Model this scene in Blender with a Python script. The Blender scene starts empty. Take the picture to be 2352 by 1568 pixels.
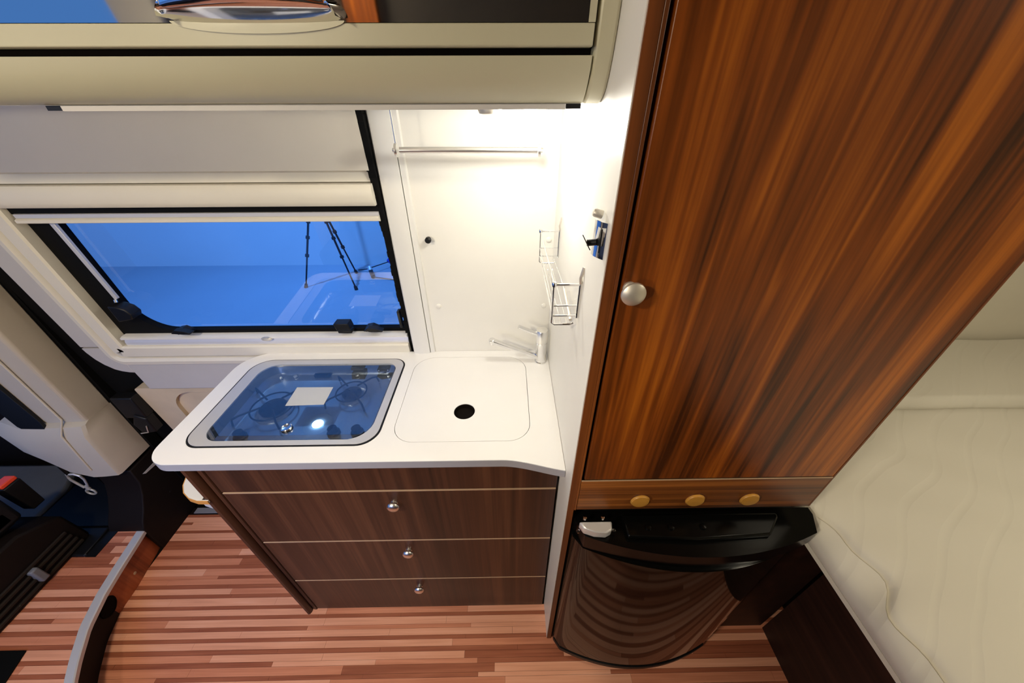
import bpy, bmesh, math, random
from mathutils import Vector, Matrix
from mathutils.geometry import tessellate_polygon
random.seed(7)
SC = bpy.context.scene
COL = SC.collection
PI = math.pi

# ------------------------------------------------------------------ camera
cam = bpy.data.cameras.new('camera')
cam.sensor_width = 36.0
cam.lens = 810.17 * 36.0 / 2352.0
cam.clip_start = 0.01
camo = bpy.data.objects.new('camera', cam)
R_ = Vector((0.99989454, -0.01421547, -0.00297052))
U_ = Vector((0.01060221, 0.57475769, 0.81825497))
F_ = Vector((0.00992455, 0.81820017, -0.57484779))
camo.matrix_world = Matrix(((R_.x, U_.x, -F_.x, 0.0), (R_.y, U_.y, -F_.y, -0.5018), (R_.z, U_.z, -F_.z, 1.5811), (0, 0, 0, 1)))
COL.objects.link(camo)
SC.camera = camo

# ------------------------------------------------------------------ world, lamps, exposure
w = bpy.data.worlds.new('hall'); SC.world = w; w.use_nodes = True
w.node_tree.nodes['Background'].inputs[0].default_value = (0.09, 0.28, 0.80, 1)
w.node_tree.nodes['Background'].inputs[1].default_value = 0.75
SC.view_settings.view_transform = 'Standard'
SC.view_settings.look = 'None'
SC.view_settings.exposure = 0.38
SC.view_settings.gamma = 1.0
SC.view_settings.use_curve_mapping = False

def area(name, loc, target, size, power, color, shape='DISK', spread=PI):
    l = bpy.data.lights.new(name, 'AREA'); l.shape = shape; l.size = size; l.energy = power; l.color = color; l.spread = spread
    o = bpy.data.objects.new(name, l); COL.objects.link(o); o.location = loc
    d = Vector(target) - Vector(loc)
    o.rotation_euler = d.to_track_quat('-Z', 'Y').to_euler()
    return o
WARM = (1.0, 0.87, 0.64)
area('ceiling_fill_light', (-0.75, -0.85, 1.955), (-0.75, -0.85, 0), 0.16, 13.0, WARM)  # added fill above the gangway, no such lamp in view
area('wall_fill_light', (-0.95, -1.285, 1.62), (-0.55, 0.3, 1.45), 0.12, 4.6, (1.0, 0.88, 0.68))  # added soft fill from the far side, reaches under the cupboard
area('ceiling_fill_light', (1.35, -0.45, 1.955), (1.35, -0.45, 0), 0.16, 5.3, (1.0, 0.90, 0.68))  # added fill above the bed, no such lamp in view
area('softbox_fill_light', (-0.95, -3.6, 2.0), (-0.6, 0.0, 1.0), 1.5, 150, (0.26, 0.42, 1.0), 'SQUARE')  # added blue fill from behind the camera
kl = bpy.data.lights.new('kitchen_lamp_light', 'POINT'); kl.energy = 2.35; kl.color = (1.0, 0.96, 0.87); kl.shadow_soft_size = 0.020
klo = bpy.data.objects.new('kitchen_lamp_light', kl); COL.objects.link(klo); klo.location = (0.04, 0.19, 1.541)
area('hall_lamp_light', (-2.75, 3.0, 4.05), (-2.7, 4.2, -0.65), 0.13, 62, (0.11, 0.35, 1.0), spread=math.radians(110))

# ------------------------------------------------------------------ materials
def N(nt, t, **kw):
    n = nt.nodes.new(t)
    for k, v in kw.items(): setattr(n, k, v)
    return n
def mat(name, col, rough=0.5, metal=0.0, spec=0.5, coat=0.0, noise=0.0, nscale=12.0, bump=0.0, bscale=200.0, emit=None, estr=0.0, coat_rough=0.05):
    m = bpy.data.materials.new(name); m.use_nodes = True
    nt = m.node_tree; b = nt.nodes['Principled BSDF']
    b.inputs['Base Color'].default_value = (*col, 1)
    b.inputs['Roughness'].default_value = rough
    b.inputs['Metallic'].default_value = metal
    b.inputs['Specular IOR Level'].default_value = spec
    b.inputs['Coat Weight'].default_value = coat
    b.inputs['Coat Roughness'].default_value = coat_rough
    geo = N(nt, 'ShaderNodeNewGeometry')
    if noise > 0:
        n = N(nt, 'ShaderNodeTexNoise'); n.inputs['Scale'].default_value = nscale; n.inputs['Detail'].default_value = 4
        nt.links.new(geo.outputs['Position'], n.inputs['Vector'])
        r = N(nt, 'ShaderNodeValToRGB')
        r.color_ramp.elements[0].position = 0.3; r.color_ramp.elements[1].position = 0.7
        r.color_ramp.elements[0].color = (*[c * (1 - noise) for c in col], 1)
        r.color_ramp.elements[1].color = (*[min(1, c * (1 + noise)) for c in col], 1)
        nt.links.new(n.outputs['Fac'], r.inputs['Fac']); nt.links.new(r.outputs['Color'], b.inputs['Base Color'])
    if bump > 0:
        n = N(nt, 'ShaderNodeTexNoise'); n.inputs['Scale'].default_value = bscale
        nt.links.new(geo.outputs['Position'], n.inputs['Vector'])
        bp = N(nt, 'ShaderNodeBump'); bp.inputs['Strength'].default_value = bump; bp.inputs['Distance'].default_value = 0.001
        nt.links.new(n.outputs['Fac'], bp.inputs['Height']); nt.links.new(bp.outputs['Normal'], b.inputs['Normal'])
    if emit:
        b.inputs['Emission Color'].default_value = (*emit, 1); b.inputs['Emission Strength'].default_value = estr
    return m
def wood(name, axis, dark, mid, light, rough=0.32, across=26.0, along=0.9, coat=0.25, spec=0.4, fine=1.0, lo=0.36, hi=0.66):
    """veneer with long streaks running along the given axis"""
    m = bpy.data.materials.new(name); m.use_nodes = True
    nt = m.node_tree; b = nt.nodes['Principled BSDF']
    b.inputs['Roughness'].default_value = rough; b.inputs['Coat Weight'].default_value = coat; b.inputs['Coat Roughness'].default_value = 0.3
    b.inputs['Specular IOR Level'].default_value = spec
    geo = N(nt, 'ShaderNodeNewGeometry')
    def streak(sa, sl, det, dist, off):
        mp = N(nt, 'ShaderNodeMapping')
        s = [sa, sa, sa]; s[axis] = sl
        mp.inputs['Scale'].default_value = s; mp.inputs['Location'].default_value = off
        nt.links.new(geo.outputs['Position'], mp.inputs['Vector'])
        n = N(nt, 'ShaderNodeTexNoise'); n.inputs['Scale'].default_value = 1.0; n.inputs['Detail'].default_value = det; n.inputs['Distortion'].default_value = dist
        nt.links.new(mp.outputs['Vector'], n.inputs['Vector']); return n
    n1 = streak(across, along, 3, 0.6, (3, 1, 7)); n2 = streak(across * 5.5, along * 1.6, 2, 0.2, (1, 5, 2)); n3 = streak(across * 0.28, along * 0.6, 2, 0.4, (9, 2, 4))
    a1 = N(nt, 'ShaderNodeMath', operation='MULTIPLY'); a1.inputs[1].default_value = 0.52
    a2 = N(nt, 'ShaderNodeMath', operation='MULTIPLY_ADD'); a2.inputs[1].default_value = 0.26 * fine
    a3 = N(nt, 'ShaderNodeMath', operation='MULTIPLY_ADD'); a3.inputs[1].default_value = 0.22
    nt.links.new(n1.outputs['Fac'], a1.inputs[0]); nt.links.new(n2.outputs['Fac'], a2.inputs[0]); nt.links.new(a1.outputs[0], a2.inputs[2])
    nt.links.new(n3.outputs['Fac'], a3.inputs[0]); nt.links.new(a2.outputs[0], a3.inputs[2])
    r = N(nt, 'ShaderNodeValToRGB')
    e = r.color_ramp.elements
    e[0].position = lo; e[0].color = (*dark, 1); e[1].position = hi; e[1].color = (*light, 1)
    k = e.new((lo + hi) / 2); k.color = (*mid, 1)
    nt.links.new(a3.outputs[0], r.inputs['Fac']); nt.links.new(r.outputs['Color'], b.inputs['Base Color'])
    return m
def glass(name, tint, gloss=(1, 1, 1), ior=1.5, rough=0.0, extra=0.0):
    m = bpy.data.materials.new(name); m.use_nodes = True
    nt = m.node_tree; nt.nodes.clear()
    out = N(nt, 'ShaderNodeOutputMaterial'); mx = N(nt, 'ShaderNodeMixShader')
    t = N(nt, 'ShaderNodeBsdfTransparent'); t.inputs['Color'].default_value = (*tint, 1)
    g = N(nt, 'ShaderNodeBsdfGlossy'); g.inputs['Color'].default_value = (*gloss, 1); g.inputs['Roughness'].default_value = rough
    f = N(nt, 'ShaderNodeFresnel'); f.inputs['IOR'].default_value = ior
    ad = N(nt, 'ShaderNodeMath', operation='ADD'); ad.inputs[1].default_value = extra; ad.use_clamp = True
    geo = N(nt, 'ShaderNodeNewGeometry'); fr_ = N(nt, 'ShaderNodeMath', operation='SUBTRACT'); fr_.inputs[0].default_value = 1.0
    ml = N(nt, 'ShaderNodeMath', operation='MULTIPLY')
    nt.links.new(geo.outputs['Backfacing'], fr_.inputs[1]); nt.links.new(fr_.outputs[0], ml.inputs[1])
    nt.links.new(f.outputs[0], ad.inputs[0]); nt.links.new(ad.outputs[0], ml.inputs[0]); nt.links.new(ml.outputs[0], mx.inputs[0])
    nt.links.new(t.outputs[0], mx.inputs[1]); nt.links.new(g.outputs[0], mx.inputs[2]); nt.links.new(mx.outputs[0], out.inputs[0])
    return m
M = {}
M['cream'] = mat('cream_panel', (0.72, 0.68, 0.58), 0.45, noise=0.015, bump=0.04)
M['grey_trim'] = mat('grey_trim', (0.52, 0.50, 0.48), 0.6, noise=0.02, bump=0.12, bscale=600)
M['pillar'] = mat('beige_pillar', (0.50, 0.44, 0.35), 0.5, noise=0.02, bump=0.1, bscale=500)
M['white'] = mat('white_laminate', (0.80, 0.78, 0.72), 0.38, noise=0.01)
M['moulding'] = mat('pale_moulding', (0.74, 0.73, 0.70), 0.45, noise=0.01)
M['top'] = mat('white_worktop', (0.87, 0.86, 0.85), 0.30, noise=0.008)
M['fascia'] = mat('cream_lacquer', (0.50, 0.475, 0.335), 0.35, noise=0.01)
M['gap'] = mat('dark_gap', (0.006, 0.004, 0.003), 0.9, spec=0.1)
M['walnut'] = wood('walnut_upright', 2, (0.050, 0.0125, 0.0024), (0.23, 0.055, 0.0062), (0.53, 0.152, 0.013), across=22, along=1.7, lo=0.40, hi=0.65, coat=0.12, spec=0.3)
M['walnut_shaded'] = wood('walnut_shaded', 2, (0.018, 0.0065, 0.0035), (0.050, 0.0175, 0.0085), (0.105, 0.040, 0.018), across=34, rough=0.42, coat=0.1)  # same walnut as the wardrobe, with the unit's shade put into the colour
M['walnut_flat'] = wood('walnut_lying', 0, (0.060, 0.018, 0.005), (0.19, 0.058, 0.012), (0.38, 0.13, 0.026), coat=0.1, lo=0.40, hi=0.62, across=30)
M['walnut_edge'] = wood('walnut_edge', 2, (0.06, 0.017, 0.004), (0.18, 0.05, 0.010), (0.30, 0.09, 0.017), rough=0.4, coat=0.1)
M['base_wood'] = wood('bed_base_wood', 1, (0.010, 0.004, 0.003), (0.022, 0.008, 0.005), (0.045, 0.016, 0.010), rough=0.5, coat=0.0)
M['riser'] = wood('reddish_riser', 2, (0.16, 0.036, 0.012), (0.36, 0.085, 0.028), (0.50, 0.14, 0.05), across=18, rough=0.45, coat=0.1)
M['plank_light'] = wood('strip_light', 0, (0.70, 0.315, 0.195), (0.80, 0.370, 0.232), (0.86, 0.44, 0.30), rough=0.42, across=60, along=3, coat=0.0)
M['plank_mid'] = wood('strip_mid', 0, (0.54, 0.190, 0.102), (0.64, 0.245, 0.138), (0.74, 0.31, 0.185), rough=0.42, across=60, along=3, coat=0.0)
M['plank_dark'] = wood('strip_dark', 0, (0.27, 0.074, 0.036), (0.36, 0.110, 0.055), (0.46, 0.155, 0.080), rough=0.42, across=60, along=3, coat=0.0)
M['beech'] = mat('pale_edge', (0.50, 0.34, 0.22), 0.4, noise=0.05)
M['maple'] = mat('maple_cap', (0.52, 0.25, 0.04), 0.4, noise=0.05, nscale=60)
M['orange_edge'] = mat('orange_edge', (0.62, 0.28, 0.06), 0.4, noise=0.05)
M['chrome'] = mat('chrome', (0.82, 0.82, 0.82), 0.08, metal=1.0)
M['satin'] = mat('satin_steel', (0.86, 0.85, 0.82), 0.30, metal=1.0)
M['nickel'] = mat('brushed_nickel', (0.74, 0.70, 0.62), 0.42, metal=0.7)
M['alu'] = mat('aluminium', (0.68, 0.67, 0.68), 0.42, metal=0.35)
M['edge_band'] = mat('worktop_edge', (0.36, 0.37, 0.42), 0.4)
M['hobrim'] = mat('hob_rim', (0.60, 0.59, 0.59), 0.36, metal=0.3)
M['basin'] = mat('hob_basin', (0.34, 0.36, 0.40), 0.26, metal=0.75, noise=0.05)
M['black'] = mat('black_plastic', (0.005, 0.005, 0.006), 0.45, spec=0.3)
M['rubber'] = mat('black_rubber', (0.003, 0.003, 0.003), 0.7, spec=0.12, bump=0.3, bscale=150)
M['black_gloss'] = mat('black_gloss', (0.002, 0.002, 0.002), 0.22, spec=0.16, coat=0.03, coat_rough=0.04)
M['fridge_door'] = mat('fridge_door', (0.004, 0.003, 0.002), 0.05, spec=0.17, coat=0.0, coat_rough=0.03)
M['brown_black'] = mat('brown_black', (0.007, 0.004, 0.003), 0.6, spec=0.2, noise=0.1)
M['seat'] = mat('seat_fabric', (0.005, 0.005, 0.006), 0.8, spec=0.2, bump=0.4, bscale=500)
M['rib'] = mat('ribbed_cover', (0.022, 0.016, 0.012), 0.6, spec=0.2)
M['cab'] = mat('cab_plastic', (0.15, 0.155, 0.17), 0.55, noise=0.05, bump=0.2, bscale=400)
M['red'] = mat('red_button', (0.75, 0.06, 0.02), 0.35)
M['gloss_mirror'] = mat('mirror_gloss', (0.62, 0.60, 0.56), 0.04, metal=1.0)
M['paper'] = mat('sticker', (0.55, 0.56, 0.56), 0.6)
M['pane'] = glass('window_pane', (0.86, 0.93, 0.98), extra=0.06)
M['lid'] = glass('hob_lid_glass', (0.82, 0.86, 0.90), extra=0.17)
M['lampglow'] = mat('lamp_diffuser', (0.9, 0.9, 0.85), 0.4, emit=(1.0, 0.92, 0.75), estr=9.0)
M['fillglow'] = mat('fill_diffuser', (0.9, 0.88, 0.8), 0.4, emit=(1.0, 0.82, 0.55), estr=6.0)  # glow of the added ceiling and wall fill lamps
M['hallglow'] = mat('hall_diffuser', (0.9, 0.9, 0.9), 0.4, emit=(0.35, 0.65, 1.0), estr=90.0)
M['hall'] = mat('hall_paint', (0.80, 0.80, 0.80), 0.7, noise=0.02, nscale=1.5)
M['hallfloor'] = mat('hall_floor', (0.40, 0.43, 0.48), 0.6, noise=0.03, nscale=1.2)
M['tripod'] = mat('tripod_black', (0.01, 0.012, 0.02), 0.5)
M['bluecloth'] = mat('blue_sleeve', (0.02, 0.05, 0.5), 0.6)
M['plywood'] = mat('beige_door_board', (0.62, 0.50, 0.34), 0.6, noise=0.10, nscale=9)
M['darkpanel'] = mat('dark_upholstery', (0.03, 0.025, 0.022), 0.6, noise=0.1)
M['threshold'] = mat('threshold', (0.45, 0.46, 0.52), 0.4, metal=0.5)
def mattress_mat():
    m = mat('quilted_cover', (0.70, 0.67, 0.59), 0.8)
    nt = m.node_tree; b = nt.nodes['Principled BSDF']
    geo = N(nt, 'ShaderNodeNewGeometry')
    mp = N(nt, 'ShaderNodeMapping'); mp.inputs['Rotation'].default_value = (0, 0, 0.9)
    wv = N(nt, 'ShaderNodeTexWave'); wv.inputs['Scale'].default_value = 5.0; wv.inputs['Distortion'].default_value = 5.0; wv.inputs['Detail'].default_value = 0.5; wv.inputs['Detail Scale'].default_value = 0.8
    nt.links.new(geo.outputs['Position'], mp.inputs['Vector']); nt.links.new(mp.outputs['Vector'], wv.inputs['Vector'])
    r = N(nt, 'ShaderNodeValToRGB'); r.color_ramp.elements[0].position = 0.0; r.color_ramp.elements[1].position = 0.16
    nt.links.new(wv.outputs['Fac'], r.inputs['Fac'])
    bp = N(nt, 'ShaderNodeBump'); bp.inputs['Strength'].default_value = 0.2; bp.inputs['Distance'].default_value = 0.004
    nt.links.new(r.outputs['Color'], bp.inputs['Height']); nt.links.new(bp.outputs['Normal'], b.inputs['Normal'])
    return m
M['mattress'] = mattress_mat()

# ------------------------------------------------------------------ mesh helpers
class B:
    def __init__(s): s.v = []; s.f = []
    def add(s, vs, fs):
        o = len(s.v); s.v += [tuple(v) for v in vs]; s.f += [tuple(i + o for i in f) for f in fs]; return s
    def box(s, x0, x1, y0, y1, z0, z1):
        return s.add([(x0, y0, z0), (x1, y0, z0), (x1, y1, z0), (x0, y1, z0), (x0, y0, z1), (x1, y0, z1), (x1, y1, z1), (x0, y1, z1)],
                     [(0, 3, 2, 1), (4, 5, 6, 7), (0, 1, 5, 4), (1, 2, 6, 5), (2, 3, 7, 6), (3, 0, 4, 7)])
    def prism(s, pts, axis, a, b):
        """closed outline pts (two coordinates, the axes other than axis in order) extruded along axis"""
        n = len(pts)
        def P(p, t):
            q = [p[0], p[1]]; q.insert(axis, t); return tuple(q)
        vs = [P(p, a) for p in pts] + [P(p, b) for p in pts]
        fs = [(i, (i + 1) % n, n + (i + 1) % n, n + i) for i in range(n)]
        tri = tessellate_polygon([[Vector((p[0], p[1], 0)) for p in pts]])
        fs += [tuple(t) for t in tri] + [tuple(i + n for i in reversed(t)) for t in tri]
        return s.add(vs, fs)
    def slab(s, outer, holes, z0, z1):
        loops = [outer] + holes
        flat = [p for l in loops for p in l]; n = len(flat)
        vs = [(p[0], p[1], z0) for p in flat] + [(p[0], p[1], z1) for p in flat]
        tri = tessellate_polygon([[Vector((p[0], p[1], 0)) for p in l] for l in loops])
        fs = [tuple(reversed(t)) for t in tri] + [tuple(i + n for i in t) for t in tri]
        k = 0
        for l in loops:
            m = len(l)
            fs += [(k + i, k + (i + 1) % m, n + k + (i + 1) % m, n + k + i) for i in range(m)]
            k += m
        return s.add(vs, fs)
    def tube(s, pts, r, n=10, closed=False, caps=True):
        P = [Vector(p) for p in pts]; m = len(P); vs = []; fs = []
        rs = r if isinstance(r, (list, tuple)) else [r] * m
        ref = None
        for i, p in enumerate(P):
            a = P[(i - 1) % m] if (closed or i > 0) else p
            b = P[(i + 1) % m] if (closed or i < m - 1) else p
            t = (b - a).normalized()
            if ref is None: ref = t.orthogonal().normalized()
            ref = (ref - t * ref.dot(t)).normalized(); bi = t.cross(ref)
            for k in range(n):
                a_ = 2 * PI * k / n
                vs.append(p + (ref * math.cos(a_) + bi * math.sin(a_)) * rs[i])
        L = m if closed else m - 1
        for i in range(L):
            j = (i + 1) % m
            for k in range(n): fs.append((i * n + k, i * n + (k + 1) % n, j * n + (k + 1) % n, j * n + k))
        if caps and not closed:
            fs.append(tuple(range(n - 1, -1, -1))); fs.append(tuple((m - 1) * n + k for k in range(n)))
        return s.add(vs, fs)
    def lathe(s, prof, c, d=(0, 0, 1), n=28):
        """profile (radius, height) turned about axis d through c"""
        d = Vector(d).normalized(); e1 = d.orthogonal().normalized(); e2 = d.cross(e1); c = Vector(c); vs = []; fs = []
        for r, h in prof:
            for k in range(n):
                a = 2 * PI * k / n
                vs.append(c + d * h + (e1 * math.cos(a) + e2 * math.sin(a)) * max(r, 1e-5))
        for i in range(len(prof) - 1):
            for k in range(n): fs.append((i * n + k, i * n + (k + 1) % n, (i + 1) * n + (k + 1) % n, (i + 1) * n + k))
        fs.append(tuple(range(n - 1, -1, -1))); fs.append(tuple((len(prof) - 1) * n + k for k in range(n)))
        return s.add(vs, fs)
    def grid(s, fn, nu, nv):
        vs = [fn(i / nu, j / nv) for j in range(nv + 1) for i in range(nu + 1)]
        fs = [(j * (nu + 1) + i, j * (nu + 1) + i + 1, (j + 1) * (nu + 1) + i + 1, (j + 1) * (nu + 1) + i) for j in range(nv) for i in range(nu)]
        return s.add(vs, fs)
    def sweep(s, path, prof, closed=False):
        """path in (x,z), profile of (outward offset, y); outward is to the left of the travel direction"""
        m = len(path); k = len(prof); vs = []; fs = []
        for i, p in enumerate(path):
            a = path[(i - 1) % m] if (closed or i > 0) else p
            b = path[(i + 1) % m] if (closed or i < m - 1) else p
            t = Vector((b[0] - a[0], b[1] - a[1])).normalized(); nn = Vector((-t.y, t.x))
            for o, y in prof: vs.append((p[0] + nn.x * o, y, p[1] + nn.y * o))
        for i in range(m if closed else m - 1):
            j = (i + 1) % m
            for q in range(k): fs.append((i * k + q, i * k + (q + 1) % k, j * k + (q + 1) % k, j * k + q))
        if not closed:
            fs.append(tuple(range(k))); fs.append(tuple((m - 1) * k + q for q in reversed(range(k))))
        return s.add(vs, fs)
    def map(s, fn): s.v = [tuple(fn(*v)) for v in s.v]; return s
    def build(s, name, m, parent=None, bev=0.0, seg=2, label=None, smooth=True, angle=38, kind=None):
        lo = [min(v[i] for v in s.v) for i in range(3)]; hi = [max(v[i] for v in s.v) for i in range(3)]
        c = Vector([(lo[i] + hi[i]) / 2 for i in range(3)])
        me = bpy.data.meshes.new(name)
        bm = bmesh.new()
        vs = [bm.verts.new(Vector(v) - c) for v in s.v]
        for f in s.f:
            try: bm.faces.new([vs[i] for i in f])
            except ValueError: pass
        bmesh.ops.remove_doubles(bm, verts=bm.verts, dist=1e-6)
        bmesh.ops.recalc_face_normals(bm, faces=bm.faces)
        if smooth:
            for f in bm.faces: f.smooth = True
            for e in bm.edges:
                if len(e.link_faces) == 2 and e.calc_face_angle(0) > math.radians(angle): e.smooth = False
        bm.to_mesh(me); bm.free()
        me.materials.append(M[m] if isinstance(m, str) else m)
        o = bpy.data.objects.new(name, me); COL.objects.link(o)
        if parent is not None:
            o.parent = parent
            wp = Vector((0, 0, 0)); q = parent
            while q is not None: wp += q.location; q = q.parent
            o.location = c - wp
        else: o.location = c
        if bev > 0:
            mod = o.modifiers.new('bevel', 'BEVEL'); mod.width = bev; mod.segments = seg; mod.limit_method = 'ANGLE'; mod.angle_limit = math.radians(40)
        if label: o['label'] = label
        if kind: o['kind'] = kind
        return o
def thing(name, label, cat, loc=(0, 0, 0), group=None):
    o = bpy.data.objects.new(name, None); o.empty_display_size = 0.05; COL.objects.link(o); o.location = loc
    o['label'] = label; o['category'] = cat
    if group: o['group'] = group
    return o
def tag(o, label, cat, group=None):
    o['label'] = label; o['category'] = cat
    if group: o['group'] = group
    return o
def struct(o, label=None):
    o['kind'] = 'structure'
    if label: o['label'] = label
    return o
def rrect(x0, x1, y0, y1, r, n=8):
    rs = r if isinstance(r, (list, tuple)) else [r] * 4      # order: bottom-left, bottom-right, top-right, top-left
    out = []
    for (cx, cy, a0, rr) in ((x0 + rs[0], y0 + rs[0], PI, rs[0]), (x1 - rs[1], y0 + rs[1], 1.5 * PI, rs[1]), (x1 - rs[2], y1 - rs[2], 0, rs[2]), (x0 + rs[3], y1 - rs[3], 0.5 * PI, rs[3])):
        for i in range(n + 1):
            a = a0 + i / n * PI / 2
            out.append((cx + rr * math.cos(a), cy + rr * math.sin(a)))
    return out
def circle(cx, cy, r, n=32): return [(cx + r * math.cos(2 * PI * i / n), cy + r * math.sin(2 * PI * i / n)) for i in range(n)]

# ------------------------------------------------------------------ van shell
GX0, GX1 = -1.48, 1.02
fl = B().box(-1.62, 2.6, -1.42, 0.424, -0.03, -0.0016).build('floor', 'brown_black')
struct(fl)
# narrow parquet strips, each one a piece
def strip_rows(y0, y1):
    rows = []; y = y0; k = 0
    while y < y1 - 0.004:
        wd = random.choice((0.0115, 0.0125, 0.0135)) if k % 2 else random.choice((0.020, 0.023, 0.026))
        rows.append((y, min(y + wd, y1), k % 2)); y += wd; k += 1
    return rows
def pick(thin):
    r = random.random()
    if thin: return 'plank_dark' if r < 0.80 else ('plank_mid' if r < 0.90 else 'plank_light')
    return 'plank_light' if r < 0.60 else ('plank_mid' if r < 0.86 else 'plank_dark')
UNIT = {}
def unit_plank(m):
    if m not in UNIT:
        b = B()
        c = 0.5
        b.add([(-c, -c, -c), (c, -c, -c), (c, c, -c), (-c, c, -c), (-c, -c, c), (c, -c, c), (c, c, c), (-c, c, c)],
              [(0, 3, 2, 1), (4, 5, 6, 7), (0, 1, 5, 4), (1, 2, 6, 5), (2, 3, 7, 6), (3, 0, 4, 7)])
        me = bpy.data.meshes.new('plank'); me.from_pydata(b.v, [], b.f); me.materials.append(M[m]); UNIT[m] = me
    return UNIT[m]
def lay_plank(x0, x1, y0, y1, ztop, m, parent, ploc):
    o = bpy.data.objects.new('plank', unit_plank(m)); COL.objects.link(o)
    g = 0.0003
    zt = ztop + random.uniform(-0.00025, 0.0)
    o.scale = (x1 - x0 - 2 * g, y1 - y0 - 2 * g, 0.0014)
    o.parent = parent
    o.location = Vector(((x0 + x1) / 2, (y0 + y1) / 2, zt - 0.0007)) - ploc
count = 0
far = {'plank_light': B(), 'plank_mid': B(), 'plank_dark': B()}
for (a, b_, thin) in strip_rows(-0.31, 0.393):
    xe = GX1 if a < 0.0 else -0.755
    if a < 0.0 and b_ < -0.20: pass
    x = GX0 - random.uniform(0, 0.3)
    while x < xe:
        L = random.uniform(0.30, 0.62)
        p0, p1 = max(x, GX0), min(x + L, xe)
        if p1 - p0 > 0.01 and count < 298:
            lay_plank(p0, p1, a, b_, 0.0, pick(thin), fl, fl.location); count += 1
        x += L
for (a, b_, thin) in strip_rows(-1.40, -0.31):
    x = GX0
    while x < 1.0:
        L = random.uniform(0.35, 0.7); far[pick(thin)].box(x + .0003, min(x + L, 1.0) - .0003, a + .0003, b_ - .0003, -0.0016, -0.0001); x += L
for k_, b_ in far.items(): b_.build('plank', k_, fl, smooth=False, kind='stuff')
struct(B().box(-3.3, 2.7, -1.45, 0.75, 1.98, 2.02).build('ceiling', 'cream'))
# opposite side of the van, behind the camera
wf = B().box(-1.54, -1.32, -1.45, -1.40, 0.0, 1.98).box(-1.32, -0.63, -1.45, -1.401, 0, 0.86).box(-1.32, -0.63, -1.45, -1.401, 1.50, 1.98).box(-0.63, 2.7, -1.45, -1.401, 0, 1.98).build('wall_front', 'cream'); struct(wf)
struct(B().box(2.6, 2.7, -1.45, 0.75, -0.03, 1.98).build('wall_right', 'cream'))
struct(B().box(0.66, 2.65, 0.625, 0.70, 0.0, 1.98).box(0.28, 0.66, 0.455, 0.70, 0, 1.98).build('wall_rear', 'cream'))
struct(B().box(-3.35, -3.25, -1.45, 0.75, -0.1, 0.95).build('wall_left', 'cab'))
B_ = B().box(-3.3, -1.62, 0.60, 0.66, -0.1, 0.85).build('wall_cab', 'brown_black'); struct(B_)
struct(B().box(-3.3, -1.62, -1.45, 0.66, -0.06, 0.10).build('floor_cab', 'brown_black'))

# white wall behind the worktop
wb = B().box(-0.245, 0.30, 0.418, 0.45, 0.0, 1.98).build('wall_back', 'white'); struct(wb)
for (x, z) in ((-0.206, 1.066), (0.106, 1.064), (0.110, 1.264)):
    B().lathe([(0.0075, 0.0), (0.0072, 0.002), (0.005, 0.0035), (0.0, 0.004)], (x, 0.418, z), (0, -1, 0), 18).build('screw_cap', 'white', wb)
B().lathe([(0.0055, 0.0), (0.0055, 0.006), (0.008, 0.008), (0.008, 0.016), (0.005, 0.019), (0.0, 0.0195)], (-0.207, 0.418, 1.269), (0, -1, 0), 16).build('peg', 'black', wb, label='small dark peg')
# moulded pillar cover beside the door
t1 = B().prism([(-0.304, 0.45), (-0.304, 0.412), (-0.300, 0.407), (-0.285, 0.405), (-0.262, 0.406), (-0.252, 0.408), (-0.2515, 0.45)], 2, 0.0, 1.98).build('trim_1', 'moulding'); struct(t1)
B().prism([(-0.2500, 0.45), (-0.2500, 0.411), (-0.238, 0.413), (-0.235, 0.4175), (-0.235, 0.45)], 2, 0.0, 1.98).build('flange', 'moulding', t1)

# ------------------------------------------------------------------ sliding door with its window (leans in at the top)
def lean(x, y, z): return (x, y + 0.43 - 0.0647 * (z - 0.9), z)
dr = B().box(-1.375, -0.318, 0.0, 0.03, 1.437, 1.97).map(lean).build('door_1', 'cream'); struct(dr)
D = lambda b, n, m, bev=0.0, lab=None: b.map(lean).build(n, m, dr, bev=bev, label=lab)
D(B().prism([(0.0, 1.437), (0.010, 1.432), (0.004, 1.412), (0.03, 1.410), (0.03, 1.437)], 0, -1.26, -0.318), 'groove', 'cream')
D(B().prism([(-0.016, 1.364), (-0.018, 1.372), (-0.018, 1.398), (-0.010, 1.409), (0.03, 1.410), (0.03, 1.360), (-0.012, 1.360)], 0, -1.232, -0.318), 'blind_cassette', 'cream')
# outer face of the surround, left strip and lower pieces
D(B().box(-1.375, -1.296, 0.004, 0.03, 0.918, 1.437), 'side_panel', 'grey_trim', 0.003)
cur = [(-1.375, 0.914), (-1.296, 0.914), (-1.296, 0.853), (-1.276, 0.853), (-1.276, 0.806), (-1.292, 0.807), (-1.312, 0.812), (-1.334, 0.823), (-1.352, 0.842), (-1.366, 0.868), (-1.373, 0.895)]
D(B().prism([(x, z) for x, z in cur], 1, 0.004, 0.03), 'corner_panel', 'grey_trim', 0.002)
D(B().box(-1.276, -0.318, 0.003, 0.03, 0.727, 0.851), 'lower_panel', 'grey_trim', 0.003)
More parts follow.
